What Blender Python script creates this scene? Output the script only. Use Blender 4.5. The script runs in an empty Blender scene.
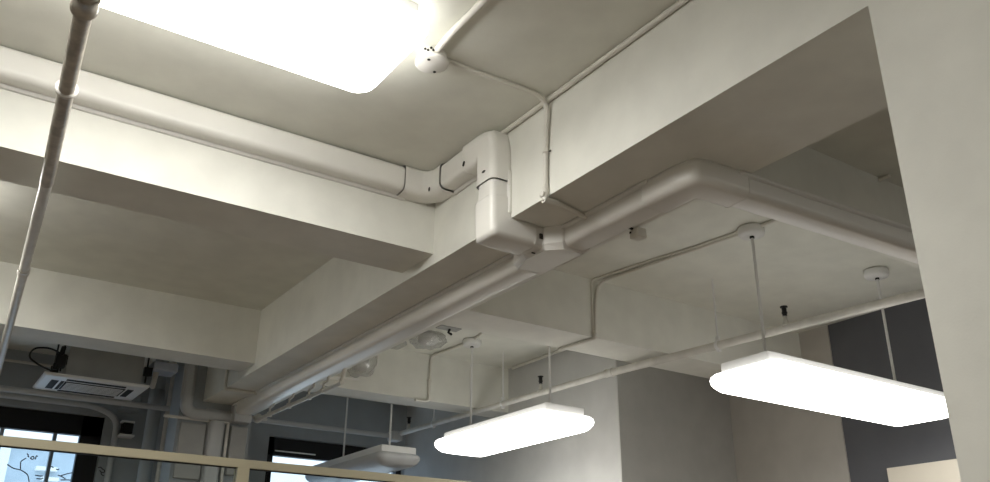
import bpy, math, random
from math import pi, sin, cos, radians
from mathutils import Vector, Matrix, noise
random.seed(7)
sc = bpy.context.scene
COL = sc.collection
Z0 = 1.5                      # eye height above the floor; coordinates below are relative to the eye
H = 1.8                       # ceiling
ZB = 1.45                     # underside of the cross beams
ZA = 1.40                     # underside of the main beam

# ------------------------------------------------------------------ materials
def new_mat(name):
    m = bpy.data.materials.new(name); m.use_nodes = True
    nt = m.node_tree; b = nt.nodes['Principled BSDF']
    return m, nt, b

def paint(name, col, rough=0.6, var=0.04, scale=6.0, bump=0.06, bscale=180.0, spec=0.35):
    m, nt, b = new_mat(name)
    tc = nt.nodes.new('ShaderNodeTexCoord')
    n = nt.nodes.new('ShaderNodeTexNoise'); n.inputs['Scale'].default_value = scale; n.inputs['Detail'].default_value = 5
    r = nt.nodes.new('ShaderNodeValToRGB')
    lo = [max(0, c * (1 - var)) for c in col]; hi = [min(1, c * (1 + var)) for c in col]
    r.color_ramp.elements[0].position = .35; r.color_ramp.elements[1].position = .65
    r.color_ramp.elements[0].color = (*lo, 1); r.color_ramp.elements[1].color = (*hi, 1)
    nt.links.new(tc.outputs['Object'], n.inputs['Vector']); nt.links.new(n.outputs['Fac'], r.inputs['Fac'])
    nt.links.new(r.outputs['Color'], b.inputs['Base Color'])
    b.inputs['Roughness'].default_value = rough; b.inputs['Specular IOR Level'].default_value = spec
    if bump > 0:
        n2 = nt.nodes.new('ShaderNodeTexNoise'); n2.inputs['Scale'].default_value = bscale; n2.inputs['Detail'].default_value = 3
        bp = nt.nodes.new('ShaderNodeBump'); bp.inputs['Strength'].default_value = bump; bp.inputs['Distance'].default_value = 0.004
        nt.links.new(tc.outputs['Object'], n2.inputs['Vector']); nt.links.new(n2.outputs['Fac'], bp.inputs['Height'])
        nt.links.new(bp.outputs['Normal'], b.inputs['Normal'])
    return m

def emit(name, col, s, sh=.32):
    """opal diffuser: brightest on its underside, weak on the upper shoulder"""
    m, nt, b = new_mat(name)
    b.inputs['Base Color'].default_value = (.9, .9, .9, 1); b.inputs['Roughness'].default_value = .5
    b.inputs['Emission Color'].default_value = (*col, 1)
    g = nt.nodes.new('ShaderNodeNewGeometry'); x = nt.nodes.new('ShaderNodeSeparateXYZ'); mr = nt.nodes.new('ShaderNodeMapRange')
    mr.inputs['From Min'].default_value = -.9; mr.inputs['From Max'].default_value = .35
    mr.inputs['To Min'].default_value = s; mr.inputs['To Max'].default_value = s * sh
    nt.links.new(g.outputs['Normal'], x.inputs[0]); nt.links.new(x.outputs['Z'], mr.inputs['Value'])
    nt.links.new(mr.outputs['Result'], b.inputs['Emission Strength'])
    return m

WALLC = (.76, .756, .70)
M = {}
M['wall'] = paint('cream_wall_paint', WALLC)
M['ceil'] = paint('cream_ceiling_paint', (.75, .748, .682), bump=.10, bscale=90)
M['grey'] = paint('grey_wall_paint', (.46, .455, .435))
M['dark'] = paint('slate_wall_paint', (.115, .118, .132))
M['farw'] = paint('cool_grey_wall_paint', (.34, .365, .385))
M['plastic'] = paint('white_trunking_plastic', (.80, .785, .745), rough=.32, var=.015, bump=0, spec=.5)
M['pipe'] = paint('painted_steel_pipe', (.66, .64, .59), rough=.38, var=.07, scale=14, bump=.05, spec=.5)
M['pipe_backlit'] = paint('backlit_worn_pipe_paint', (.46, .42, .36), rough=.33, var=.22, scale=25, bump=.12, bscale=60, spec=.5)  # worn paint, darkened for the backlit stretch of the left pipe
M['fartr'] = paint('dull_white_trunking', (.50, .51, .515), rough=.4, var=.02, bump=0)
M['conduit'] = paint('painted_conduit', (.72, .70, .64), rough=.45, var=.03, bump=0)
M['black'] = paint('black_plastic', (.012, .012, .012), rough=.45, var=.1, bump=0)
M['slot'] = paint('dark_slot', (.03, .028, .025), rough=.8, var=0, bump=0)
M['metal'] = paint('white_enamel', (.78, .78, .77), rough=.4, var=.01, bump=0)
M['diff_off'] = paint('opal_diffuser_unlit', (.50, .51, .52), rough=.35, var=.01, bump=0)
M['diff_on'] = emit('opal_diffuser_lit', (1.0, .985, .935), 7.5, .42)
M['diff_bright'] = emit('opal_diffuser_bright', (1.0, .985, .935), 14.0)
M['fill_side'] = emit('added_lamp_side_bay', (1.0, .98, .925), 18.0)
M['fill_near'] = emit('added_lamp_dimmer', (1.0, .985, .935), 8.5)
M['fill_soft'] = emit('added_lamp_soft', (1.0, .985, .935), 3.0)
M['acbody'] = paint('galvanised_casing', (.36, .36, .35), rough=.5, var=.06, bump=.03)
M['acpanel'] = paint('air_conditioner_white', (.80, .80, .79), rough=.4, var=.01, bump=0)
M['frame'] = paint('black_window_frame', (.008, .008, .01), rough=.5, var=.1, bump=0)
M['rail'] = paint('pale_timber_rail', (.535, .49, .35), rough=.5, var=.06, scale=3, bump=.03)
M['floor'] = paint('grey_carpet', (.218, .168, .132), rough=.95, var=.12, scale=60, bump=.3, bscale=400)
M['door'] = paint('cream_door_paint', (.76, .70, .60), rough=.45, var=.02, bump=0)
M['ink'] = paint('black_marker_ink', (.01, .01, .012), rough=.6, var=0, bump=0)
M['facade'] = paint('pale_facade_panel', (.50, .57, .64), rough=.6, var=.05, bump=0)
M['louvre'] = paint('white_louvre', (.86, .86, .84), rough=.5, var=.02, bump=0)
M['facgrey'] = paint('facade_grey_metal', (.20, .24, .28), rough=.5, var=.05, bump=0)

def glass(name, tint, refl=.06):
    m = bpy.data.materials.new(name); m.use_nodes = True; nt = m.node_tree; nt.nodes.clear()
    o = nt.nodes.new('ShaderNodeOutputMaterial'); mx = nt.nodes.new('ShaderNodeMixShader')
    t = nt.nodes.new('ShaderNodeBsdfTransparent'); g = nt.nodes.new('ShaderNodeBsdfGlossy')
    t.inputs['Color'].default_value = (*tint, 1); g.inputs['Roughness'].default_value = .02
    f = nt.nodes.new('ShaderNodeLayerWeight'); f.inputs['Blend'].default_value = .2
    mr = nt.nodes.new('ShaderNodeMath'); mr.operation = 'MULTIPLY'; mr.inputs[1].default_value = refl * 6
    nt.links.new(f.outputs['Fresnel'], mr.inputs[0]); nt.links.new(mr.outputs[0], mx.inputs['Fac'])
    nt.links.new(t.outputs[0], mx.inputs[1]); nt.links.new(g.outputs[0], mx.inputs[2]); nt.links.new(mx.outputs[0], o.inputs['Surface'])
    return m
M['glass'] = glass('clear_glass', (.93, .96, .96))

def film():
    m = bpy.data.materials.new('clear_plastic_film'); m.use_nodes = True; nt = m.node_tree; nt.nodes.clear()
    o = nt.nodes.new('ShaderNodeOutputMaterial'); mx = nt.nodes.new('ShaderNodeMixShader'); m2 = nt.nodes.new('ShaderNodeMixShader')
    t = nt.nodes.new('ShaderNodeBsdfTransparent'); g = nt.nodes.new('ShaderNodeBsdfGlossy'); d = nt.nodes.new('ShaderNodeBsdfTranslucent')
    t.inputs['Color'].default_value = (.92, .92, .92, 1); g.inputs['Roughness'].default_value = .12; d.inputs['Color'].default_value = (.9, .9, .88, 1)
    tc = nt.nodes.new('ShaderNodeTexCoord'); n = nt.nodes.new('ShaderNodeTexNoise'); n.inputs['Scale'].default_value = 28
    bp = nt.nodes.new('ShaderNodeBump'); bp.inputs['Strength'].default_value = .6; bp.inputs['Distance'].default_value = .01
    nt.links.new(tc.outputs['Object'], n.inputs['Vector']); nt.links.new(n.outputs['Fac'], bp.inputs['Height']); nt.links.new(bp.outputs['Normal'], g.inputs['Normal'])
    m2.inputs['Fac'].default_value = .45; nt.links.new(g.outputs[0], m2.inputs[1]); nt.links.new(d.outputs[0], m2.inputs[2])
    mx.inputs['Fac'].default_value = .34; nt.links.new(t.outputs[0], mx.inputs[1]); nt.links.new(m2.outputs[0], mx.inputs[2])
    nt.links.new(mx.outputs[0], o.inputs['Surface'])
    return m
M['film'] = film()

# ------------------------------------------------------------------ mesh builder
class MB:
    def __init__(s): s.v = []; s.f = []; s.sm = []
    def add(s, vs, fs, smooth=False):
        b = len(s.v); s.v += [tuple(v) for v in vs]
        for f in fs: s.f.append(tuple(b + i for i in f)); s.sm.append(smooth)
        return s
    def box(s, a, b, bev=0.0):
        x0, x1 = sorted((a[0], b[0])); y0, y1 = sorted((a[1], b[1])); z0, z1 = sorted((a[2], b[2]))
        if bev <= 0:
            s.add([(x, y, z) for z in (z0, z1) for y in (y0, y1) for x in (x0, x1)],
                  [(0, 2, 3, 1), (4, 5, 7, 6), (0, 1, 5, 4), (2, 6, 7, 3), (0, 4, 6, 2), (1, 3, 7, 5)])
            return s
        import bmesh
        bm = bmesh.new(); bmesh.ops.create_cube(bm, size=1)
        for v in bm.verts:
            v.co = ((x0 + x1) / 2 + v.co.x * (x1 - x0), (y0 + y1) / 2 + v.co.y * (y1 - y0), (z0 + z1) / 2 + v.co.z * (z1 - z0))
        bmesh.ops.bevel(bm, geom=bm.edges[:], offset=bev, segments=2, affect='EDGES', profile=.5)
        bm.verts.ensure_lookup_table(); bm.verts.index_update()
        s.add([v.co[:] for v in bm.verts], [[v.index for v in f.verts] for f in bm.faces]); bm.free()
        return s
    def prism(s, poly, z0, z1):
        n = len(poly)
        s.add([(x, y, z0) for x, y in poly] + [(x, y, z1) for x, y in poly],
              [tuple(range(n))[::-1], tuple(range(n, 2 * n))] + [(i, (i + 1) % n, n + (i + 1) % n, n + i) for i in range(n)])
        return s
    def ring_sweep(s, rings, closed_caps=True, smooth=True):
        n = len(rings[0]); vs = [p for r in rings for p in r]; fs = []
        for k in range(len(rings) - 1):
            for i in range(n):
                a = k * n + i; b = k * n + (i + 1) % n
                fs.append((a, b, b + n, a + n))
        s.add(vs, fs, smooth)
        if closed_caps:
            s.add(rings[0], [tuple(range(n))[::-1]]); s.add(rings[-1], [tuple(range(n))])
        return s
    def tube(s, pts, r, n=14, caps=True):
        pts = [Vector(p) for p in pts]; rings = []
        t = (pts[1] - pts[0]).normalized()
        u = t.orthogonal().normalized()
        for i, p in enumerate(pts):
            if i == 0: t2 = (pts[1] - p).normalized()
            elif i == len(pts) - 1: t2 = (p - pts[i - 1]).normalized()
            else: t2 = ((pts[i + 1] - p).normalized() + (p - pts[i - 1]).normalized()).normalized()
            u = (u - t2 * u.dot(t2)).normalized(); w = t2.cross(u)
            rr = r[i] if isinstance(r, (list, tuple)) else r
            rings.append([p + (u * cos(2 * pi * k / n) + w * sin(2 * pi * k / n)) * rr for k in range(n)])
        return s.ring_sweep(rings, caps)
    def lathe(s, prof, c, n=28, axis=Vector((0, 0, 1))):
        ax = Vector(axis).normalized(); u = ax.orthogonal().normalized(); w = ax.cross(u); c = Vector(c)
        return s.ring_sweep([[c + ax * z + (u * cos(2 * pi * k / n) + w * sin(2 * pi * k / n)) * max(r, 1e-4) for k in range(n)] for r, z in prof])
    def move(s, fn): s.v = [tuple(fn(Vector(v))) for v in s.v]; return s

def fillet(pts, rad, seg=7):
    """round the corners of a polyline"""
    pts = [Vector(p) for p in pts]; out = [pts[0]]
    for i in range(1, len(pts) - 1):
        a, b, c = pts[i - 1], pts[i], pts[i + 1]
        d1 = (a - b); d2 = (c - b); r = min(rad, d1.length * .49, d2.length * .49)
        p1 = b + d1.normalized() * r; p2 = b + d2.normalized() * r
        for k in range(seg + 1):
            t = k / seg; out.append(p1 * (1 - t) ** 2 + b * 2 * t * (1 - t) + p2 * t * t)
    out.append(pts[-1]); return out

def link(o, parent=None):
    COL.objects.link(o)
    if parent is not None: o.parent = parent
    return o
ORG = {}
def build(mb, name, mat, parent=None, smooth_angle=40):
    org = ORG[parent] if parent is not None else Vector((0, 0, 0))
    if parent is None:
        xs = [v[0] for v in mb.v]; ys = [v[1] for v in mb.v]; zs = [v[2] for v in mb.v]
        org = Vector(((min(xs) + max(xs)) / 2, (min(ys) + max(ys)) / 2, min(zs)))
    me = bpy.data.meshes.new(name)
    me.from_pydata([tuple(Vector(v) - org) for v in mb.v], [], mb.f)
    me.polygons.foreach_set('use_smooth', mb.sm)
    me.materials.append(mat)
    import bmesh
    bm = bmesh.new(); bm.from_mesh(me); bmesh.ops.recalc_face_normals(bm, faces=bm.faces[:]); bm.to_mesh(me); bm.free()
    me.update()
    o = bpy.data.objects.new(name, me); link(o, parent)
    if parent is None: o.location = org + Vector((0, 0, Z0))
    ORG[o] = org
    return o
def empty(name, loc, label, cat, group=None):
    o = bpy.data.objects.new(name, None); o.empty_display_size = .05; link(o)
    ORG[o] = Vector(loc); o.location = Vector(loc) + Vector((0, 0, Z0))
    return tag(o, label, cat, group)
def tag(o, label, cat, group=None):
    o['label'] = label; o['category'] = cat
    if group: o['group'] = group
    return o
def struct(name, mb, mat, label=None, parent=None):
    o = build(mb, name, mat, parent)
    o['kind'] = 'structure'
    if label: o['label'] = label; o['category'] = name.split('_')[0]
    return o

# ------------------------------------------------------------------ the room shell
XL, YN, XF, YF = -3.6, -3.2, 5.0, 7.3
A0, A1 = 1.76, 2.225
YA_END = 6.40
struct('floor', MB().box((XL - .2, YN - .2, -1.6), (XF + .2, YF + .2, -1.5)), M['floor'], 'grey carpeted office floor below the picture')
struct('ceiling', MB().box((XL - .2, YN - .2, H), (XF + .2, YF + .2, H + .2)), M['ceil'], 'cream painted concrete ceiling slab')
struct('wall_left', MB().box((XL - .2, YN - .2, -1.5), (XL, YF + .2, H)), M['wall'], 'cream side wall left of the picture')
struct('wall_near', MB().box((XL, YN - .2, -1.5), (XF, YN, H)), M['wall'], 'cream wall behind the viewpoint')
struct('wall_right', MB().box((XF, YN - .2, -1.5), (XF + .2, 3.45, H)), M['dark'], 'dark slate wall behind the right hanging lamp')
struct('wall_right_far', MB().box((XF - .012, 3.45, -1.5), (XF + .2, 4.40, H)), paint('taupe_wall_paint', (.50, .475, .44)), 'taupe wall strip below the right hanging lamp')
# block of wall between the two lit lamps: grey front face, end face the same grey lightened for lamp light
struct('wall_block', MB().box((3.905, 4.35, -1.5), (XF + .2, 4.36, H)), M['grey'], 'grey wall panel between the two lit lamps')
struct('wall_end', MB().box((3.905, 4.36, -1.5), (3.95, YF, H)), paint('lamplit_grey_wall_paint', (.55, .545, .53)), 'grey wall face behind the left lit lamp')
# far wall with two window openings
W1 = (.15, 1.29); W2 = (2.60, 3.90); WZ = (.15, 1.385)
fw = MB()
fw.box((XL, YF, -1.5), (W1[0], YF + .25, H)); fw.box((W1[1], YF, -1.5), (W2[0], YF + .25, H)); fw.box((W2[1], YF, -1.5), (XF, YF + .25, H))
for w in (W1, W2):
    fw.box((w[0], YF, WZ[1]), (w[1], YF + .25, H)); fw.box((w[0], YF, -1.5), (w[1], YF + .25, WZ[0]))
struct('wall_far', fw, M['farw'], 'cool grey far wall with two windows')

# beams and columns
struct('beam_main', MB().box((A0, YN, ZA), (A1, YA_END + .25, H + .02)), M['wall'], 'deep cream main beam carrying the white trunking on its underside')
struct('beam_left_near', MB().box((XL, 3.115, ZB), (A0 + .01, 3.40, H + .02)), M['wall'], 'bright cream cross beam under the left ceiling lamp')
struct('beam_left_far', MB().box((XL, 5.345, ZB), (A0 + .01, 5.60, H + .02)), M['wall'], 'cream cross beam above the ceiling air conditioner')
struct('beam_right_near', MB().box((A1 - .01, 1.95, 1.475), (XF, 2.045, H + .02)), M['wall'], 'shaded cross beam behind the trunking branch at right')
struct('beam_right_middle', MB().box((A1 - .01, 3.68, ZB), (XF, 3.97, H + .02)), M['wall'], 'cream cross beam between the two lit lamps')
struct('beam_right_far', MB().box((A1 - .01, 5.63, ZB), (3.91, 5.86, H + .02)), M['wall'], 'cream cross beam behind the left lit lamp')
struct('column_right', MB().box((A0 - .002, .10, -1.5), (A1, .967, ZA + .05)), M['wall'], 'cream column filling the right edge')
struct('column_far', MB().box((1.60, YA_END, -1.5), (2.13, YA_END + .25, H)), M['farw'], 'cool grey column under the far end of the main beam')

# windows: black frame, black upper blind, glass, mullions
def window(n, w, mull, glass_top, inset0, inset1, label):
    f = MB(); y0, y1 = YF + .06, YF + .12
    x0, x1 = w
    f.box((x0, y0, glass_top), (x1, y1, WZ[1])); f.box((x0, y0, WZ[0]), (x1, y1, WZ[0] + .06))
    f.box((x0, y0, WZ[0]), (x0 + inset0, y1, WZ[1])); f.box((x1 - inset1, y0, WZ[0]), (x1, y1, WZ[1]))
    o = struct('window_%d' % n, f, M['frame'], label)
    g = MB().box((x0, y0 + .03, WZ[0]), (x1, y0 + .036, glass_top)); build(g, 'window_glass', M['glass'], o)
    m = MB()
    for x in mull: m.box((x - .012, y0 + .005, WZ[0]), (x + .012, y1, glass_top))
    build(m, 'mullion', M['facgrey'], o)
    return o
window(1, W1, (.615, .97), 1.235, .05, .15, 'black framed window at left below the air conditioner')
window(2, W2, (3.3,), 1.235, .07, .05, 'black framed window behind the unlit lamp')
build(MB().box((2.68, YF + .05, 1.268), (3.05, YF + .058, 1.278)), 'slat', M['louvre'], bpy.data.objects['window_2'])

# cream door in the dark wall
d = struct('door_1', MB().box((XF - .045, 2.25, -1.5), (XF, 3.165, .822), .004), M['door'], 'cream door top in the dark wall under the right lamp')

# ------------------------------------------------------------------ lamps
def rrect(hx, hy, r, n=8):
    out = []
    for cx, cy, a0 in ((hx - r, hy - r, 0), (-hx + r, hy - r, pi / 2), (-hx + r, -hy + r, pi), (hx - r, -hy + r, 3 * pi / 2)):
        for k in range(n + 1):
            a = a0 + pi / 2 * k / n; out.append((cx + r * cos(a), cy + r * sin(a)))
    return out
def lamp(name, c, L, along, label, lit, rods=None, traytop=0, group=None, W=.43, over=.042, tw=.285):
    """c: centre of the tray's top face; along: 'x' or 'y'; rods: offsets along the lamp"""
    base = Vector(c) - Vector((0, 0, .16))
    root = empty(name, base, label, 'lamp', group)
    def P(u, v, z): return (c[0] + u, c[1] + v, c[2] + z) if along == 'x' else (c[0] - v, c[1] + u, c[2] + z)
    t = MB(); pl = [rrect(L / 2, tw / 2, .006, 2)] * 2
    t.ring_sweep([[P(u, v, z) for u, v in rrect(L / 2 - e, tw / 2 - e, .008, 2)] for e, z in ((.003, 0), (0, -.003), (0, -.046))], smooth=False)
    build(t, 'tray', M['metal'], root)
    dm = MB(); rings = []
    hx, hy = L / 2 + over, W / 2
    for e, z in ((.10, -.043), (.045, -.045), (.018, -.052), (.004, -.064), (0, -.08), (.004, -.097), (.016, -.113), (.036, -.130), (.07, -.141), (.13, -.145)):
        rings.append([P(u, v, z) for u, v in rrect(hx - e, hy - e, max(.012, .065 - e * .45), 10)])
    dm.ring_sweep(rings); build(dm, 'diffuser', M[lit or 'diff_off'], root)
    for r in (rods or ()):
        rd = MB().tube([P(r, 0, H - c[2] - .055), P(r, 0, -.002)], .0075, 10); rod = build(rd, 'suspension_rod', M['metal'], root)
        cn = MB().lathe([(.0, H - .0), (.052, H), (.064, H - .004), (.066, H - .014), (.066, H - .036), (.058, H - .047), (.02, H - .050), (0, H - .050)], P(r, 0, -c[2]))
        cano = build(cn, 'ceiling_canopy', M['metal'], root)
        build(MB().lathe([(0, H - .049), (.011, H - .049), (.012, H - .060), (0, H - .060)], P(r, 0, -c[2]), 14), 'cable_gland', M['black'], cano)
        build(MB().lathe([(0, .012), (.014, .012), (.016, 0), (0, 0)], P(r, 0, 0), 14), 'rod_socket', M['metal'], root)
    return root
lamp('ceiling_lamp', (.44, 2.25, H), 1.27, 'x', 'lit white lamp mounted flat on the ceiling above the bright beam', 'diff_bright', W=.48, tw=.40)
lamp('ceiling_lamp', (.40, -.55, H), 1.27, 'x', 'added fill lamp on the ceiling behind the viewpoint', 'fill_near', W=.47, tw=.40)  # unseen lamp, added to brighten the right column and near beam face
lamp('hanging_lamp', (3.862, 2.645, 1.104), 1.41, 'x', 'lit hanging lamp at right, in front of the dark wall', 'diff_on', (-.544, .489), group='lamps hung on rods')
lamp('hanging_lamp', (3.229, 4.645, 1.143), 1.165, 'y', 'lit hanging lamp in the middle, in front of the grey wall face', 'diff_on', (-.435, .464), group='lamps hung on rods')
lamp('hanging_lamp', (3.02, 6.39, 1.118), 1.30, 'y', 'unlit hanging lamp before the far window', None, (-.495, .31), group='lamps hung on rods', W=.36)
lamp('ceiling_lamp', (-.72, 4.37, H), 1.27, 'x', 'added fill lamp on the ceiling left of the picture, between the left beams', 'fill_side', W=.47, tw=.40)  # unseen lamp, added to lift the bay between the left beams
lamp('ceiling_lamp', (3.75, .05, H), 1.27, 'x', 'added fill lamp on the ceiling hidden behind the right column', 'fill_soft', W=.47, tw=.40)  # unseen lamp, added to light the near cross beam at right

# ------------------------------------------------------------------ cable trunking
TW, TD = .115, .082
def dprof(w=TW, d=TD, r=.026, lip=.014, lipo=.003):
    """(s, n): s across, n away from the base"""
    pts = [(-w / 2 - lipo, 0), (-w / 2 - lipo, lip), (-w / 2, lip + .002)]
    for cx, a0 in ((-w / 2 + r, pi), (w / 2 - r, pi / 2)):
        for k in range(7):
            a = a0 - pi / 2 * k / 6; pts.append((cx + r * cos(a), d - r + r * sin(a)))
    pts += [(w / 2, lip + .002), (w / 2 + lipo, lip), (w / 2 + lipo, 0)]
    return pts
def sweep(prof, stations, grow=None, pivot=None):
    """stations: (point, tangent, normal)"""
    rings = []
    for i, (p, t, n) in enumerate(stations):
        g = grow[i] if grow else 1.0
        p, t, n = Vector(p), Vector(t).normalized(), Vector(n).normalized()
        b = t.cross(n)
        if pivot is not None: rings.append([p + b * (pivot - (pivot - s) * g) + n * k for s, k in prof])
        else: rings.append([p + b * s + n * k * g for s, k in prof])
    m = MB(); m.ring_sweep(rings, True, True)
    return m
def trunk(p0, p1, n, label, w=TW, d=TD, name='trunking_run', mat='plastic'):
    p0, p1 = Vector(p0), Vector(p1); t = (p1 - p0).normalized()
    root = empty(name, (p0 + p1) / 2, label, 'trunking', 'white trunking lengths')
    build(sweep([(-w / 2 - .013, 0), (-w / 2 - .013, .014), (w / 2 + .013, .014), (w / 2 + .013, 0)], [(p0, t, n), (p1, t, n)]), 'back_plate', M[mat], root)
    build(sweep([(s, max(k, .0145)) for s, k in dprof(w, d, lipo=0)], [(p0, t, n), (p1, t, n)]), 'cover', M[mat], root)
    return root
def fitting(stations, label, w=TW, d=TD, name='trunking_elbow', r=.030, slots=(), grow=None, mat='plastic', pivot=None):
    o = empty(name, stations[len(stations) // 2][0], label, 'trunking fitting')
    build(sweep(dprof(w + .014, d + .006, r, lipo=0), stations, grow, pivot), 'cover', M[mat], o)
    for (p, t, n), sg in ((stations[0], 1), (stations[-1], -1)):
        p, t = Vector(p), Vector(t).normalized()
        build(sweep(dprof(w + .0165, d + .0072, r + .001, lipo=0), [(p, t, n), (p + t * sg * .0035, t, n)]), 'rim', M[mat], o)
    for p, a, b, nn in slots:
        p, a, b, nn = map(Vector, (p, a, b, nn)); a.normalize(); b.normalize(); nn.normalize()
        m = MB(); m.ring_sweep([[p + nn * h + a * (.011 * cos(2 * pi * k / 14)) + b * (.0042 * sin(2 * pi * k / 14)) for k in range(14)] for h in (-.004, .0012)], True, False)
        build(m, 'slot', M['slot'], o)
    return o
NX, NY, NZ = (-1, 0, 0), (0, -1, 0), (0, 0, -1)
zt = 1.735
# along the bright beam, to the inside corner
trunk((XL, 3.115, zt), (1.60, 3.115, zt), NY, 'white trunking length along the top of the bright left beam')
R = .125; cst = [((1.56, 3.115, zt), (1, 0, 0), NY)]
for k in range(9):
    a = pi / 2 * k / 8
    cst.append(((1.76 - R + R * sin(a), 3.115 - R + R * cos(a), zt), (cos(a), -sin(a), 0), (-sin(a), -cos(a), 0)))
cst.append(((1.76, 2.93, zt), (0, -1, 0), NX))
fitting(cst, 'white inside corner elbow where the trunking meets the main beam', name='trunking_elbow', slots=[((1.655, 2.985, zt - .052), (0, 0, 1), (.7, -.7, 0), (-.7, -.7, -.8))])
trunk((1.76, 2.94, zt), (1.76, 2.70, zt), NX, 'short white trunking length between the two upper elbows')
# flat elbow turning down the face of the main beam
yv = 2.585; R = (TW + .018) / 2
st = [((1.76, 2.745, zt), (0, -1, 0), NX)]; gw = [1]
for k in range(13):
    a = pi / 2 * k / 12; gw.append((1 / max(cos(a), sin(a))) ** .42)
    st.append(((1.76, yv + R - R * sin(a), zt - R + R * cos(a)), (0, -cos(a), -sin(a)), NX))
st.append(((1.76, yv, 1.555), (0, 0, -1), NX)); gw.append(1)
fitting(st, 'white flat elbow turning the trunking down the beam face', w=TW + .004, grow=gw, pivot=R, slots=[((1.670, yv - .005, 1.60), (0, 1, 0), (0, 0, 1), NX), ((1.6685, 2.73, zt - .035), (0, .5, -1), (0, 1, .5), NX)])
trunk((1.76, yv, 1.60), (1.76, yv, 1.42), NX, 'short upright trunking length down the main beam face')
# outside elbow round the beam's lower edge
st = [((1.76, yv, 1.485), (0, 0, -1), NX)]; gw = [1]
for k in range(11):
    a = pi / 2 * k / 10
    st.append(((1.76, yv, ZA), (sin(a), 0, -cos(a)), (-cos(a), 0, -sin(a)))); gw.append((1 / max(cos(a), sin(a))) ** .78)
st.append(((1.875, yv, ZA), (1, 0, 0), NZ)); gw.append(1)
fitting(st, 'white outside elbow wrapping the main beam lower edge', w=TW + .006, d=TD + .002, r=.026, grow=gw, slots=[((1.692, yv + .0, 1.330), (0, 1, 0), (.7, 0, -.7), (-.7, 0, -.7))])
# tee joining the main run
tee = empty('trunking_tee', (2.0, yv, ZA), 'white tee fitting joining the branch to the long trunking run', 'trunking fitting')
build(sweep(dprof(TW + .006, TD + .002, .028, lipo=0), [((1.862, yv, ZA), (1, 0, 0), NZ), ((2.00, yv, ZA), (1, 0, 0), NZ)]), 'branch_collar', M['plastic'], tee)
def taper(poly_t, poly_b, z0, zm, z1):
    m = MB(); m.ring_sweep([[(x, y, z0) for x, y in poly_t], [(x, y, zm) for x, y in poly_t], [(x, y, z1) for x, y in poly_b]], True, False); return m
pt = [(1.915, yv - .066), (1.962, yv - .125), (2.097, yv - .125), (2.099, yv + .172), (1.945, yv + .182), (1.908, yv + .066)]
pb = [(1.925, yv - .058), (1.978, yv - .112), (2.072, yv - .112), (2.076, yv + .160), (1.958, yv + .168), (1.920, yv + .058)]
build(taper(pt, pb, ZA, ZA - .070, ZA - .0925), 'cover', M['plastic'], tee)
build(MB().tube([(x, y, ZA - .0925) for x, y in pb + pb[:1]], .0019, 6), 'rim', M['plastic'], tee)
build(MB().box((1.905, yv - .004, ZA - .0885), (1.925, yv + .004, ZA - .086)), 'slot', M['slot'], tee)
build(MB().box((1.898, yv - .0605, ZA - .05), (1.912, yv - .066, ZA - .03)), 'slot', M['slot'], tee)
xm = 2.03
trunk((xm, 6.36, ZA), (xm, 1.98, ZA), NZ, 'long white trunking run under the main beam')
# flat elbow at the right end of the long run
st = [((xm, 2.02, ZA), (0, -1, 0), NZ), ((xm, 1.90, ZA), (0, -1, 0), NZ)]; R = (TW + .014) / 2; gw = [1, 1]
dirb = Vector((.9987, -.051, 0)).normalized(); yc = 1.822
for k in range(13):
    a = (pi / 2 - .051) * k / 12; gw.append((1 / max(cos(a), sin(a))) ** .55)
    st.append(((xm + R - R * cos(a), yc + R - R * sin(a), ZA), (sin(a), -cos(a), 0), NZ))
e0 = Vector(st[-1][0])
st.append((e0 + dirb * .13, dirb, NZ)); gw.append(1)
fitting(st, 'white flat elbow at the right end of the long trunking run', grow=gw, pivot=R, slots=[((xm - .061, 1.97, ZA - .045), (0, 1, 0), (0, 0, 1), NX), (tuple(e0 + dirb * .10 + Vector((0, -.0625, -.042))), (0, 0, 1), (1, 0, 0), NY)])
b1 = e0 + dirb * 1.72
trunk(tuple(e0 + dirb * .09), tuple(b1), NZ, 'white trunking branch running right towards the column')
# far end: box on the column, drop below it
tag(build(MB().box((xm - .066, 6.29, 1.265), (xm + .066, 6.40, ZA), .008), 'trunking_end_box', M['fartr']), 'white box ending the long trunking run at the far column', 'trunking fitting')
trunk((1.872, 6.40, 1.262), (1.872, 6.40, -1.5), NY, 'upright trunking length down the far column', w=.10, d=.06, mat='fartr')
# small upright trunking left of the main beam's far end
st = [((1.64, 6.40, 1.42), (0, 0, -1), NY)]
for k in range(9):
    a = pi / 2 * k / 8
    st.append(((1.64 + .07 - .07 * cos(a), 6.40, 1.37 + .0 - .07 * sin(a)), (sin(a), 0, -cos(a)), NY))
st.append(((1.80, 6.40, 1.30), (1, 0, 0), NY))
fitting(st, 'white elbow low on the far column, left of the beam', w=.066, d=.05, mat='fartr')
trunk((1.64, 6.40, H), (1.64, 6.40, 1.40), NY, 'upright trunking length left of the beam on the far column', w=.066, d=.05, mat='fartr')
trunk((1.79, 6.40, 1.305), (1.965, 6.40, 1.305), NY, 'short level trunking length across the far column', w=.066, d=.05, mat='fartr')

# ------------------------------------------------------------------ conduits and boxes
def conduit(pts, r, label, rad=.05, mat='conduit', name='conduit', cat='conduit'):
    return tag(build(MB().tube(fillet(pts, rad), r, 12), name, M[mat]), label, cat)
conduit([(1.748, 2.64, H - .012), (1.748, YN, H - .012)], .0105, 'thin cream conduit along the ceiling edge of the main beam')
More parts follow.
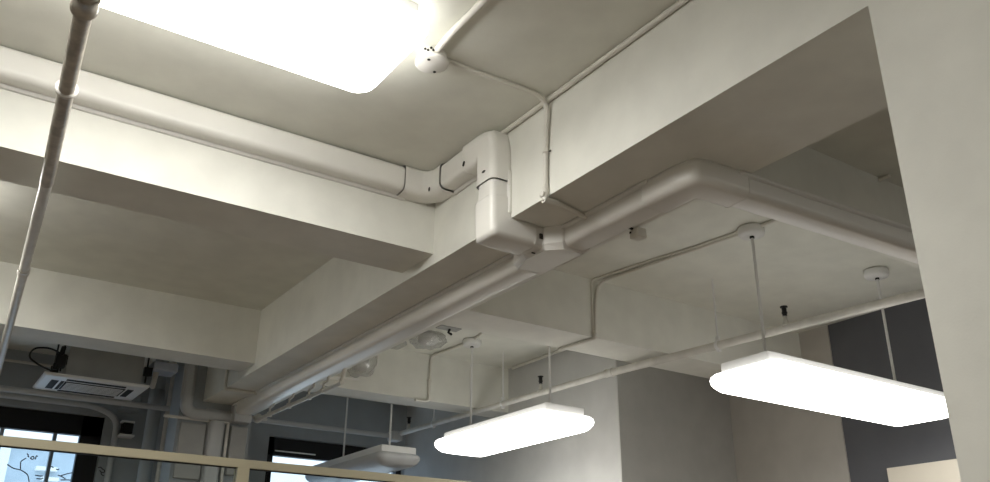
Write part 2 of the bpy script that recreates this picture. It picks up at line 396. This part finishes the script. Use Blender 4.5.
# junction box beside the ceiling lamp
jb = empty('junction_box', (1.245, 2.262, H - .05), 'round white junction box on the ceiling beside the lit ceiling lamp', 'junction box')
jc = (1.245, 2.262, H)
build(MB().lathe([(0, 0), (.048, 0), (.052, -.006), (.052, -.032), (0, -.034)], jc), 'body', M['plastic'], jb)
build(MB().lathe([(0, -.032), (.058, -.032), (.058, -.044), (.050, -.049), (0, -.050)], jc), 'lid', M['plastic'], jb)
for k in range(2):
    a = radians(225 + 180 * k)
    build(MB().lathe([(0, 0), (.0055, 0), (.0055, -.002), (0, -.002)], (jc[0] + .038 * cos(a), jc[1] + .038 * sin(a), H - .0495), 10), 'screw', M['slot'], jb)
for dx, dz in ((-.010, -.016), (.006, -.014), (-.002, -.022), (.012, -.024)):
    build(MB().lathe([(0, 0), (.0045, 0), (.0045, .003), (0, .003)], (jc[0] - .035 + dx, jc[1] - .0395 - dx * .9, H + dz), 10, axis=(-.66, -.75, 0)), 'knockout', M['slot'], jb)
cz = H - .012
conduit([(1.236, 2.22, H - .020), (1.224, 2.10, H - .020), (1.225, 1.86, H - .016), (1.26, 1.0, H - .016), (1.26, YN, H - .016)], .0125, 'thick cream conduit on the ceiling leaving the junction box forwards', .08)
cd = conduit([(1.30, 2.26, cz + .004), (1.42, 2.26, cz + .004), (1.60, 2.25, cz + .002), (1.748, 2.255, cz), (1.748, 2.278, 1.62), (1.748, 2.285, 1.405)], .0100, 'cream conduit from the round junction box down the main beam face', .15)
sd = empty('conduit_clip', (1.75, 2.279, 1.575), 'small saddle clip on the conduit down the beam face', 'clip')
build(MB().box((1.7575, 2.255, 1.567), (1.7605, 2.303, 1.583)), 'strap', M['conduit'], sd)
build(MB().lathe([(.0098, -.008), (.0125, -.008), (.0125, .008), (.0098, .008)], (1.748, 2.279, 1.575)), 'saddle', M['conduit'], sd)
build(MB().lathe([(0, 0), (.004, 0), (.004, .003), (0, .003)], (1.757, 2.262, 1.575), 8, axis=NX), 'screw', M['slot'], sd)
ib = empty('inspection_elbow', (1.75, 2.302, 1.40), 'cream inspection elbow at the main beam lower edge', 'conduit fitting')
build(MB().tube([(1.748, 2.285, 1.43), (1.746, 2.285, 1.395), (1.744, 2.285, 1.376)], [.013, .0145, .012]), 'body', M['conduit'], ib)
build(MB().tube([(1.738, 2.285, 1.380), (1.80, 2.289, 1.384)], .0125), 'branch', M['conduit'], ib)
build(MB().lathe([(0, 0), (.014, 0), (.013, .004), (0, .004)], (1.733, 2.285, 1.400), 12, axis=NX), 'lid', M['conduit'], ib)
for dz in (.012, .024, .036):
    build(MB().lathe([(0, 0), (.0035, 0), (.0035, .002), (0, .002)], (1.7595, 2.310, 1.405 + dz), 8, axis=NX), 'screw', M['slot'], ib)
conduit([(1.78, 2.288, 1.387), (1.974, 2.33, 1.388)], .0105, 'short cream conduit crossing the main beam underside to the trunking')

# conduit of the right hand bay
conduit([(3.36, 1.90, H - .012), (3.34, 2.35, H - .012), (3.318, 2.645, H - .012)], .010, 'cream conduit behind the trunking branch to the right lamp rod')
conduit([(3.318, 2.66, H - .012), (3.285, 2.95, H - .012), (3.235, 3.30, H - .012), (3.185, 3.667, H - .012), (3.155, 3.667, 1.66), (3.14, 3.667, 1.44), (3.135, 3.69, 1.439), (3.11, 3.965, 1.439)], .010,
        'cream conduit from the right lamp rod down the middle cross beam', .12)
conduit([(3.295, 2.66, H - .010), (3.265, 2.95, H - .008), (3.19, 3.30, H - .008), (3.135, 3.674, H - .008), (3.135, 3.674, 1.48)], .006, 'thin second cable beside the conduit on the middle cross beam', .03)
conduit([(3.229, 5.10, H - .012), (3.19, 5.617, H - .012), (3.18, 5.617, 1.44), (3.06, 5.605, 1.436)], .011, 'cream conduit from the left lamp rod down the far cross beam', .035)
conduit([(3.229, 5.10, H - .012), (3.14, 4.75, H - .012), (3.06, 4.0, H - .012)], .009, 'cream conduit on the ceiling ahead of the left lamp rod')
conduit([(3.89, 4.45, H - .012), (3.89, 5.55, H - .012)], .012, 'cream conduit along the top of the grey wall face')
for (x, y, z, lb) in ((3.14, 3.668, 1.475, 'small saddle clip low on the middle cross beam'), (3.185, 5.618, 1.60, 'small saddle clip on the far cross beam conduit')):
    tag(build(MB().box((x - .024, y + .010, z - .008), (x + .024, y + .0125, z + .008)).lathe([(.0105, -.008), (.013, -.008), (.013, .008), (.0105, .008)], (x, y - .001, z), 14), 'conduit_clip', M['conduit']), lb, 'clip')
# small sensor on the back edge of the main beam
se = empty('sensor', (2.215, 2.315, 1.36), 'small cream sensor on a stalk at the main beam back edge', 'sensor')
build(MB().box((2.195, 2.285, 1.352), (2.243, 2.335, 1.392), .005), 'body', M['conduit'], se)
build(MB().tube([(2.11, 2.33, 1.395), (2.20, 2.315, 1.39)], .005, 8), 'stalk', M['slot'], se)
build(MB().box((2.191, 2.322, 1.374), (2.198, 2.330, 1.38)), 'tab', M['slot'], se)

# ------------------------------------------------------------------ sprinkler pipes
def coupling(p, t, r, L, root, name='coupling', mat='pipe'):
    t = Vector(t).normalized(); p = Vector(p)
    m = MB().tube([p - t * L / 2, p - t * L * .36, p - t * L * .34, p + t * L * .34, p + t * L * .36, p + t * L / 2], [r * 1.22, r * 1.24, r * 1.15, r * 1.15, r * 1.24, r * 1.22], 18)
    return build(m, name, M[mat], root)
def sprinkler(p, root, up=.10):
    x, y, z = p
    h = build(MB().lathe([(0, 0), (.015, 0), (.016, .022), (.011, .028), (.010, .050), (0, .050)], p, 14).lathe([(0, -.002), (.026, -.002), (.028, .004), (.020, .012), (0, .014)], (x, y, z - .004), 14), 'sprinkler_tee', M['pipe'], root)
    s = build(MB().lathe([(0, .050), (.012, .050), (.012, .064), (.015, .064), (.015, .072), (0, .072)], p, 12).tube([(x - .009, y, z + .07), (x - .013, y, z + .085), (x - .004, y, z + .10)], .003, 6).tube([(x + .009, y, z + .07), (x + .013, y, z + .085), (x + .004, y, z + .10)], .003, 6).lathe([(0, .07), (.012, .07), (.013, .09), (.011, .10), (0, .10)], p, 12), 'sprinkler_head', M['black'], root)
    build(MB().lathe([(0, .098), (.020, .098), (.020, .104), (0, .106)], p, 14), 'deflector', M['black'], s)
# left pipe, just under the cross beams, overhead to far
zp = 1.375
PL = [Vector((.112, 1.2, zp)), Vector((.141, 2.02, zp)), Vector((.228, 3.15, zp)), Vector((.45, 6.72, zp))]
pl = empty('sprinkler_pipe', tuple(PL[1]), 'sprinkler pipe running overhead at the left edge, near part darkened as backlit', 'pipe', 'sprinkler pipes')
build(MB().tube([PL[0] - Vector((.09, 3.6, 0)), PL[1]], .027, 20), 'pipe', M['pipe_backlit'], pl)
build(MB().tube([PL[1], PL[2]], .0225, 20), 'pipe', M['pipe_backlit'], pl)
build(MB().tube([PL[2], PL[3]], .0205, 20), 'pipe', M['pipe'], pl)
t = (PL[2] - PL[1])
coupling(PL[1], t, .027, .07, pl, 'reducer', 'pipe_backlit')
build(MB().lathe([(.022, -.008), (.029, -.008), (.031, -.005), (.031, .003), (.027, .008), (.022, .008)], PL[1] + t * .40, 22, axis=t), 'flange_ring', M['pipe'], pl)
coupling(PL[2] + (PL[3] - PL[2]) * .28, PL[3] - PL[2], .0205, .06, pl)
# right pipe
zr = 1.40
PR = [Vector((4.06, .2, zr)), Vector((3.62, 4.10, zr + .004)), Vector((3.55, 6.72, zr + .018))]
pr = empty('sprinkler_pipe', (3.75, 3.2, zr), 'pale sprinkler pipe above the two lit hanging lamps', 'pipe', 'sprinkler pipes')
build(MB().tube([PR[0], PR[1]], .0235, 20), 'pipe', M['pipe'], pr)
build(MB().tube([PR[1], PR[2]], .0205, 20), 'pipe', M['pipe'], pr)
coupling(PR[1] + (PR[1] - PR[0]) * .0, PR[1] - PR[0], .0225, .06, pr)
def on(P, Q, y): return P + (Q - P) * ((y - P.y) / (Q.y - P.y))
for y in (2.845,): sprinkler(on(PR[0], PR[1], y) + Vector((0, 0, .016)), pr)
for y in (4.80, 6.60): sprinkler(on(PR[1], PR[2], y) + Vector((0, 0, .013)), pr)
cm = empty('sprinkler_pipe', (2.0, 6.80, zr), 'pale sprinkler main crossing in front of the far wall', 'pipe', 'sprinkler pipes')
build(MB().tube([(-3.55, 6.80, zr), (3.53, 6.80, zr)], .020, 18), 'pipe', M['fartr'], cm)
build(MB().box((3.48, 6.745, zr - .04), (3.58, 6.85, zr + .04), .01), 'end_block', M['fartr'], cm)
def hanger(p, label, r=.03):
    x, y, z = p
    o = empty('pipe_hanger', (x, y, z - r), label, 'hanger', 'threaded rods holding the right sprinkler pipe')
    build(MB().tube([(x, y, H - .002), (x, y, z + r + .02)], .0052, 8), 'rod', M['metal'], o)
    c = MB(); n = 20
    c.ring_sweep([[(x + (r + k) * cos(a), y + dy, z + (r + k) * sin(a)) for k, dy in ((.001, -.010), (.004, -.010), (.004, .010), (.001, .010))] for a in [2 * pi * i / n for i in range(n + 1)]], False, False)
    build(c, 'clevis_ring', M['metal'], o)
    build(MB().box((x - .010, y - .010, z + r), (x + .010, y + .010, z + r + .028), .003), 'nut_block', M['metal'], o)
    build(MB().box((x - .012, y - .011, z - r - .012), (x + .012, y + .011, z - r + .0), .003), 'bolt_ear', M['metal'], o)
for y, lb in ((3.277, 'thin rod hanger left of the right lit lamp'), (5.243, 'thin rod hanger above the left lit lamp'), (6.20, 'thin rod hanger behind the far cross beam')):
    P = on(PR[0], PR[1], y) if y < 4 else on(PR[1], PR[2], y)
    hanger(tuple(P), lb, .0245 if y < 4 else .0215)

# ------------------------------------------------------------------ far left: air conditioner and pipework
ac = empty('air_conditioner', (1.02, 6.50, 1.42), 'white ceiling cassette air conditioner with square grille', 'air conditioner')
ax0, ax1, ay0, ay1, az = .69, 1.355, 6.285, 6.785, 1.418
def taperbox(x0, x1, y0, y1, z0, e, z1):
    m = MB(); m.ring_sweep([[(x0 + k, y0 + k, z), (x1 - k, y0 + k, z), (x1 - k, y1 - k, z), (x0 + k, y1 - k, z)] for k, z in ((0, z1), (0, z0 + .010), (e, z0))], True, False); return m
build(taperbox(ax0, ax1, ay0, ay1, az, .012, az + .02), 'panel', M['acpanel'], ac)
build(MB().box((ax0 + .13, ay0 + .06, az + .03), (ax1 - .05, ay1 - .05, 1.74)), 'casing', M['acbody'], ac)
gr = build(MB().box((ax0 + .15, ay0 + .13, az - .004), (ax1 - .13, ay1 - .12, az + .002)), 'intake_grille', M['slot'], ac)
bars = MB()
for i in range(6):
    y = ay0 + .145 + i * .040; bars.box((ax0 + .16, y, az - .0075), (ax1 - .14, y + .013, az - .0035))
build(bars, 'grille_bars', M['acpanel'], gr)
for (p, q) in (((ax0 + .15, ay0 + .055), (ax1 - .14, ay0 + .095)), ((ax0 + .15, ay1 - .085), (ax1 - .14, ay1 - .05)), ((ax1 - .115, ay0 + .13), (ax1 - .075, ay1 - .13)), ((ax0 + .065, ay0 + .13), (ax0 + .11, ay0 + .40))):
    build(MB().box((*p, az - .003), (*q, az + .002)), 'air_slot', M['slot'], ac)
build(MB().box((ax0 + .125, ay0 + .13, az - .003), (ax0 + .145, ay0 + .40, az + .002)), 'air_slot', M['slot'], ac)
for x, y in ((ax0 + .10, ay0 + .08), (ax1 - .02, ay0 + .08), (ax0 + .10, ay1 - .07), (ax1 - .02, ay1 - .07)):
    build(MB().tube([(x, y, az + .05), (x, y, H)], .006, 8).box((x - .02, y - .015, az + .10), (x + .035, y + .015, az + .16)), 'hanging_bracket', M['black'], ac)
vl = MB()
vl.box((ax0 + .055, ay0 + .03, az + .07), (ax0 + .12, ay0 + .09, az + .16), .008).tube([(ax0 + .08, ay0 + .05, az + .14), (ax0 + .09, ay0 + .05, az + .21)], .016, 10).box((ax0 + .045, ay0 + .025, az + .05), (ax0 + .075, ay0 + .06, az + .09), .004)
build(vl, 'pipe_valve', M['black'], ac)
conduit([(.78, 6.29, 1.56), (.70, 6.30, 1.60), (.60, 6.30, 1.585), (.575, 6.30, 1.52), (.66, 6.30, 1.47), (.74, 6.33, 1.455)], .006, 'black cable loop beside the air conditioner', .05, 'black', 'cable', 'cable')
pb_ = empty('drain_pump', (1.43, 6.5, 1.6), 'pale blue grey pump box right of the air conditioner', 'pump')
build(MB().box((1.385, 6.42, 1.585), (1.56, 6.60, 1.65), .012), 'body', paint('pale_blue_plastic', (.55, .60, .70), rough=.4, bump=0), pb_)
build(MB().tube([(1.43, 6.5, 1.60), (1.43, 6.52, 1.55), (1.44, 6.6, 1.5)], .02, 10), 'spout', M['pipe'], pb_)
bp = empty('downpipe', (1.56, 6.95, -1.5), 'thick grey painted downpipe left of the far column', 'pipe')
build(MB().tube([(1.56, 6.95, -1.5), (1.56, 6.95, H)], .050, 20), 'pipe', M['farw'], bp)
build(MB().lathe([(.050, -.06), (.058, -.06), (.058, .06), (.050, .06)], (1.56, 6.95, 1.50)), 'collar', M['farw'], bp)
conduit([(1.645, 6.90, -1.5), (1.645, 6.90, H)], .017, 'thin white riser pipe beside the thick grey downpipe', mat='pipe', name='riser_pipe', cat='pipe')
conduit([(-.6, 7.27, 1.45), (1.19, 7.27, 1.45), (1.37, 7.27, 1.38), (1.37, 7.27, -1.0)], .022, 'white pipe bending round the left window corner', .12, 'fartr', 'bent_pipe', 'pipe')
conduit([(-1.0, 7.24, 1.70), (1.25, 7.24, 1.70)], .010, 'thin white pipe high on the far wall', mat='pipe')
wb = empty('control_box', (1.43, 7.20, 1.27), 'small black box in a white bracket right of the left window', 'box')
build(MB().box((1.405, 7.20, 1.26), (1.48, 7.29, 1.34), .006), 'housing', M['black'], wb)
build(MB().box((1.385, 7.18, 1.235), (1.495, 7.295, 1.25), .003), 'shelf', M['metal'], wb)
build(MB().box((1.395, 7.22, 1.345), (1.49, 7.295, 1.36), .003), 'top_plate', M['metal'], wb)
tag(build(MB().box((1.36, 7.17, 1.43), (1.50, 7.295, 1.56), .01), 'wall_box', M['farw']), 'grey wall box below the air conditioner corner', 'box')
# things on the far column
conduit([(1.50, 6.385, 1.265), (1.965, 6.385, 1.265)], .011, 'level thin pipe low across the far column', mat='pipe')
conduit([(1.955, 6.38, 1.26), (1.955, 6.38, -1.5)], .012, 'thin pipe dropping beside the far upright trunking', mat='pipe')
tag(build(MB().box((1.62, 6.37, .85), (1.80, 6.40, 1.235), .006), 'panel_board', M['acbody']), 'grey flush board low on the far column', 'board')
tag(build(MB().box((1.98, 6.36, .90), (2.10, 6.40, 1.245), .006), 'switch_box', M['acbody']), 'narrow grey box low on the far column, right of the thin pipe', 'box')
jf = empty('junction_box', (2.20, 6.36, 1.33), 'small round box at the far column right of the trunking drop', 'junction box')
build(MB().lathe([(0, 0), (.034, 0), (.034, .03), (0, .032)], (2.17, 6.40, 1.325), 16, axis=NY), 'body', M['pipe'], jf)
build(MB().tube([(2.10, 6.385, 1.325), (2.17, 6.385, 1.325), (2.24, 6.385, 1.325)], .012, 8), 'stub', M['pipe'], jf)
conduit([(1.749, 5.88, H), (1.749, 5.88, 1.389), (1.974, 5.88, 1.389)], .011, 'thin conduit crossing the main beam near its far end', .02)
# stand-off conduit under the main beam beside the trunking
so = empty('standoff_pipe', (2.17, 5.9, 1.35), 'pale pipe on stand-off brackets beside the far trunking run', 'pipe')
build(MB().tube([(2.20, 4.98, 1.315), (2.17, 6.36, 1.315)], .014, 12), 'pipe', M['pipe'], so)
for y in (5.25, 5.47, 5.80, 6.15):
    x = 2.20 - .03 * (y - 4.98) / 1.38
    build(MB().tube(fillet([(x, y, 1.315), (x, y + .005, 1.362), (x - .01, y - .09, 1.362), (x - .01, y - .09, 1.399)], .008, 3), .008, 8).box((x - .017, y - .012, 1.298), (x + .017, y + .012, 1.332), .003), 'bracket', M['pipe'], so)
build(MB().tube(fillet([(2.20, 5.0, 1.315), (2.20, 4.96, 1.37), (2.20, 4.96, 1.40)], .02, 4), .013, 10), 'elbow', M['pipe'], so)

# fittings wrapped in clear plastic at the back of the main beam
def wrapped(c, size, label, seed, core=None):
    root = empty('wrapped_fitting', (c[0], c[1], c[2] - size[2] / 2), label, 'wrapped fitting', 'fittings wrapped in clear plastic')
    m = MB(); n, kk = 26, 14; rings = []
    for k in range(kk + 1):
        th = pi * k / kk; ring = []
        for i in range(n):
            a = 2 * pi * i / n
            v = Vector((sin(th) * cos(a), sin(th) * sin(a), cos(th)))
            q = 1 + .22 * noise.noise(v * 2.1 + Vector((seed, 0, 0))) + .10 * noise.noise(v * 5.5 + Vector((0, seed, 0)))
            ring.append((c[0] + v.x * q * size[0] / 2, c[1] + v.y * q * size[1] / 2, min(c[2] + v.z * q * size[2] / 2, H - .002)))
        rings.append(ring)
    m.ring_sweep(rings); build(m, 'plastic_wrap', M['film'], root)
    build(MB().lathe([(0, size[2] * .3), (size[0] * .24, size[2] * .28), (size[0] * .28, -size[2] * .10), (size[0] * .2, -size[2] * .25), (0, -size[2] * .27)], c, 20), 'fitting', M['metal'], root)
    return root
w1 = wrapped((2.56, 5.50, 1.615), (.22, .22, .20), 'clear plastic wrapped fitting low at the far cross beam', 3.1)
build(MB().tube(fillet([(2.66, 5.45, 1.72), (2.67, 5.46, 1.60), (2.62, 5.50, 1.545)], .03), .008, 10), 'hose', M['plastic'], w1)
tag(build(MB().tube([(2.36, 5.60, 1.50), (2.60, 5.60, 1.525)], .014, 12), 'hose_end', M['plastic']), 'short white hose end below the wrapped fitting', 'hose')
w2 = wrapped((2.90, 5.16, H - .045), (.26, .26, .12), 'large clear plastic wrapped fitting on the ceiling left of the lamp rod', 8.3)
w3 = wrapped((2.72, 5.36, H - .04), (.22, .22, .09), 'flat clear plastic wrapped fitting between the beam and the larger one', 5.7)
bk = empty('ceiling_bracket', (2.95, 4.97, H - .06), 'dark metal bracket on the ceiling before the wrapped fittings', 'bracket')
build(MB().box((2.87, 4.93, H - .006), (3.03, 5.01, H)), 'plate', M['acbody'], bk)
build(MB().tube([(2.96, 4.97, H - .004), (2.955, 4.98, H - .028), (2.985, 4.99, H - .034)], .009, 8), 'hook', M['black'], bk)

# ------------------------------------------------------------------ glass partition
ry = lambda x: 4.547
zr1, zr0 = .722, .681
gp = empty('glass_partition', (1.49, ry(1.49), -1.5), 'glass partition with a pale timber top rail and post', 'partition')
def slantbox(x0, x1, t, z0, z1):
    return MB().add([(x, ry(x) + s * t, z) for z in (z0, z1) for s in (-1, 1) for x in (x0, x1)], [(0, 2, 3, 1), (4, 5, 7, 6), (0, 1, 5, 4), (2, 6, 7, 3), (0, 4, 6, 2), (1, 3, 7, 5)])
build(slantbox(-2.2, 3.90, .028, zr0, zr1), 'top_rail', M['rail'], gp)
build(slantbox(1.462, 1.525, .026, -1.5, zr0), 'post', M['rail'], gp)
build(slantbox(-2.2, -2.14, .026, -1.5, zr0), 'post', M['rail'], gp)
build(slantbox(-2.2, 1.462, .004, -1.45, zr0), 'glass_pane', M['glass'], gp)
build(slantbox(1.525, 3.90, .004, -1.45, zr0), 'glass_pane', M['glass'], gp)
build(slantbox(-2.2, 3.90, .010, zr0 - .004, zr0), 'glazing_bead', M['frame'], gp)
# marker doodles on the left pane
def on_glass(px, py):
    return Vector((px, ry(px) - .006, py))
ink = MB()
strokes = [[(0.427, 0.603), (0.455, 0.587), (0.482, 0.585), (0.498, 0.578), (0.518, 0.566), (0.529, 0.535)], [(0.484, 0.587), (0.48, 0.606), (0.478, 0.621), (0.497, 0.637)], [(0.496, 0.657), (0.504, 0.652), (0.502, 0.645), (0.509, 0.643)], [(0.519, 0.645), (0.513, 0.638), (0.525, 0.633), (0.531, 0.641), (0.523, 0.648), (0.519, 0.645)], [(0.535, 0.635), (0.536, 0.652), (0.543, 0.649)], [(0.605, 0.608), (0.611, 0.61), (0.616, 0.604)], [(0.628, 0.6), (0.638, 0.598), (0.641, 0.602)], [(0.548, 0.566), (0.568, 0.564), (0.579, 0.565)], [(0.556, 0.552), (0.576, 0.551), (0.583, 0.557)], [(0.641, 0.574), (0.658, 0.57), (0.676, 0.56)], [(0.656, 0.554), (0.697, 0.557)], [(0.653, 0.572), (0.682, 0.585), (0.701, 0.59)], [(0.806, 0.621), (0.817, 0.627), (0.826, 0.617), (0.838, 0.613), (0.837, 0.601), (0.822, 0.603), (0.827, 0.591), (0.838, 0.588)], [(0.815, 0.611), (0.826, 0.601)]]
for s in strokes: ink.tube([on_glass(*p) for p in fillet([(a, b, 0) for a, b in s], .02, 4) for p in [(p[0], p[1])]], .0024, 6)
build(ink, 'marker_drawing', M['ink'], gp)

# ------------------------------------------------------------------ outside
fc = empty('building', (2, 13, -1.5), 'pale building facade seen through the far windows', 'building')
build(MB().box((-6, 13, -6), (9, 13.6, 14)), 'facade', M['facade'], fc)
for i in range(10):
    z = .55 + i * .125; xo = 1.44 + .05 * (i % 3) + .012 * i
    build(MB().box((xo, 12.86, z), (xo + .20 + .05 * (i % 2), 13.0, z + .045)), 'louvre', M['louvre'], fc)
for x0, x1 in ((.70, .98), (1.02, 1.22), (3.6, 4.5), (4.6, 5.6), (5.7, 7.0)):
    build(MB().box((x0, 12.9, -3), (x1, 13.0, 5)), 'panel', M['louvre'], fc)
build(MB().box((.60, 12.85, 2.02), (3.0, 13.0, 5)), 'upper_panel', M['louvre'], fc)
for x in (-.2, .60, 3.4, 7.0):
    build(MB().box((x, 12.86, -6), (x + .14, 13.0, 14)), 'fin', M['facgrey'], fc)

# ------------------------------------------------------------------ light, camera, view
w = bpy.data.worlds.new('sky'); sc.world = w; w.use_nodes = True
bg = w.node_tree.nodes['Background']; bg.inputs['Color'].default_value = (.70, .83, 1.0, 1); bg.inputs['Strength'].default_value = 1.9

f, P_, R_, Y_ = 879.83, radians(22.994), radians(.389), radians(33.795)
h = Vector((sin(Y_), cos(Y_), 0)); up = Vector((0, 0, 1)); r = h.cross(up)
F = h * cos(P_) + up * sin(P_); U = r.cross(F)
r2 = r * cos(R_) + U * sin(R_); U2 = U * cos(R_) - r * sin(R_)
cam = bpy.data.cameras.new('camera'); co = bpy.data.objects.new('camera', cam); COL.objects.link(co)
cam.sensor_width = 36; cam.lens = f / 990 * 36; cam.clip_start = .02
mt = Matrix((r2, U2, -F)).transposed().to_4x4(); mt.translation = Vector((0, 0, Z0)); co.matrix_world = mt
sc.camera = co
vs = sc.view_settings; vs.view_transform = 'Standard'; vs.look = 'None'; vs.gamma = 1; vs.use_curve_mapping = False; vs.exposure = 0.28
sc.cycles.max_bounces = 10; sc.cycles.diffuse_bounces = 6; sc.cycles.transparent_max_bounces = 12
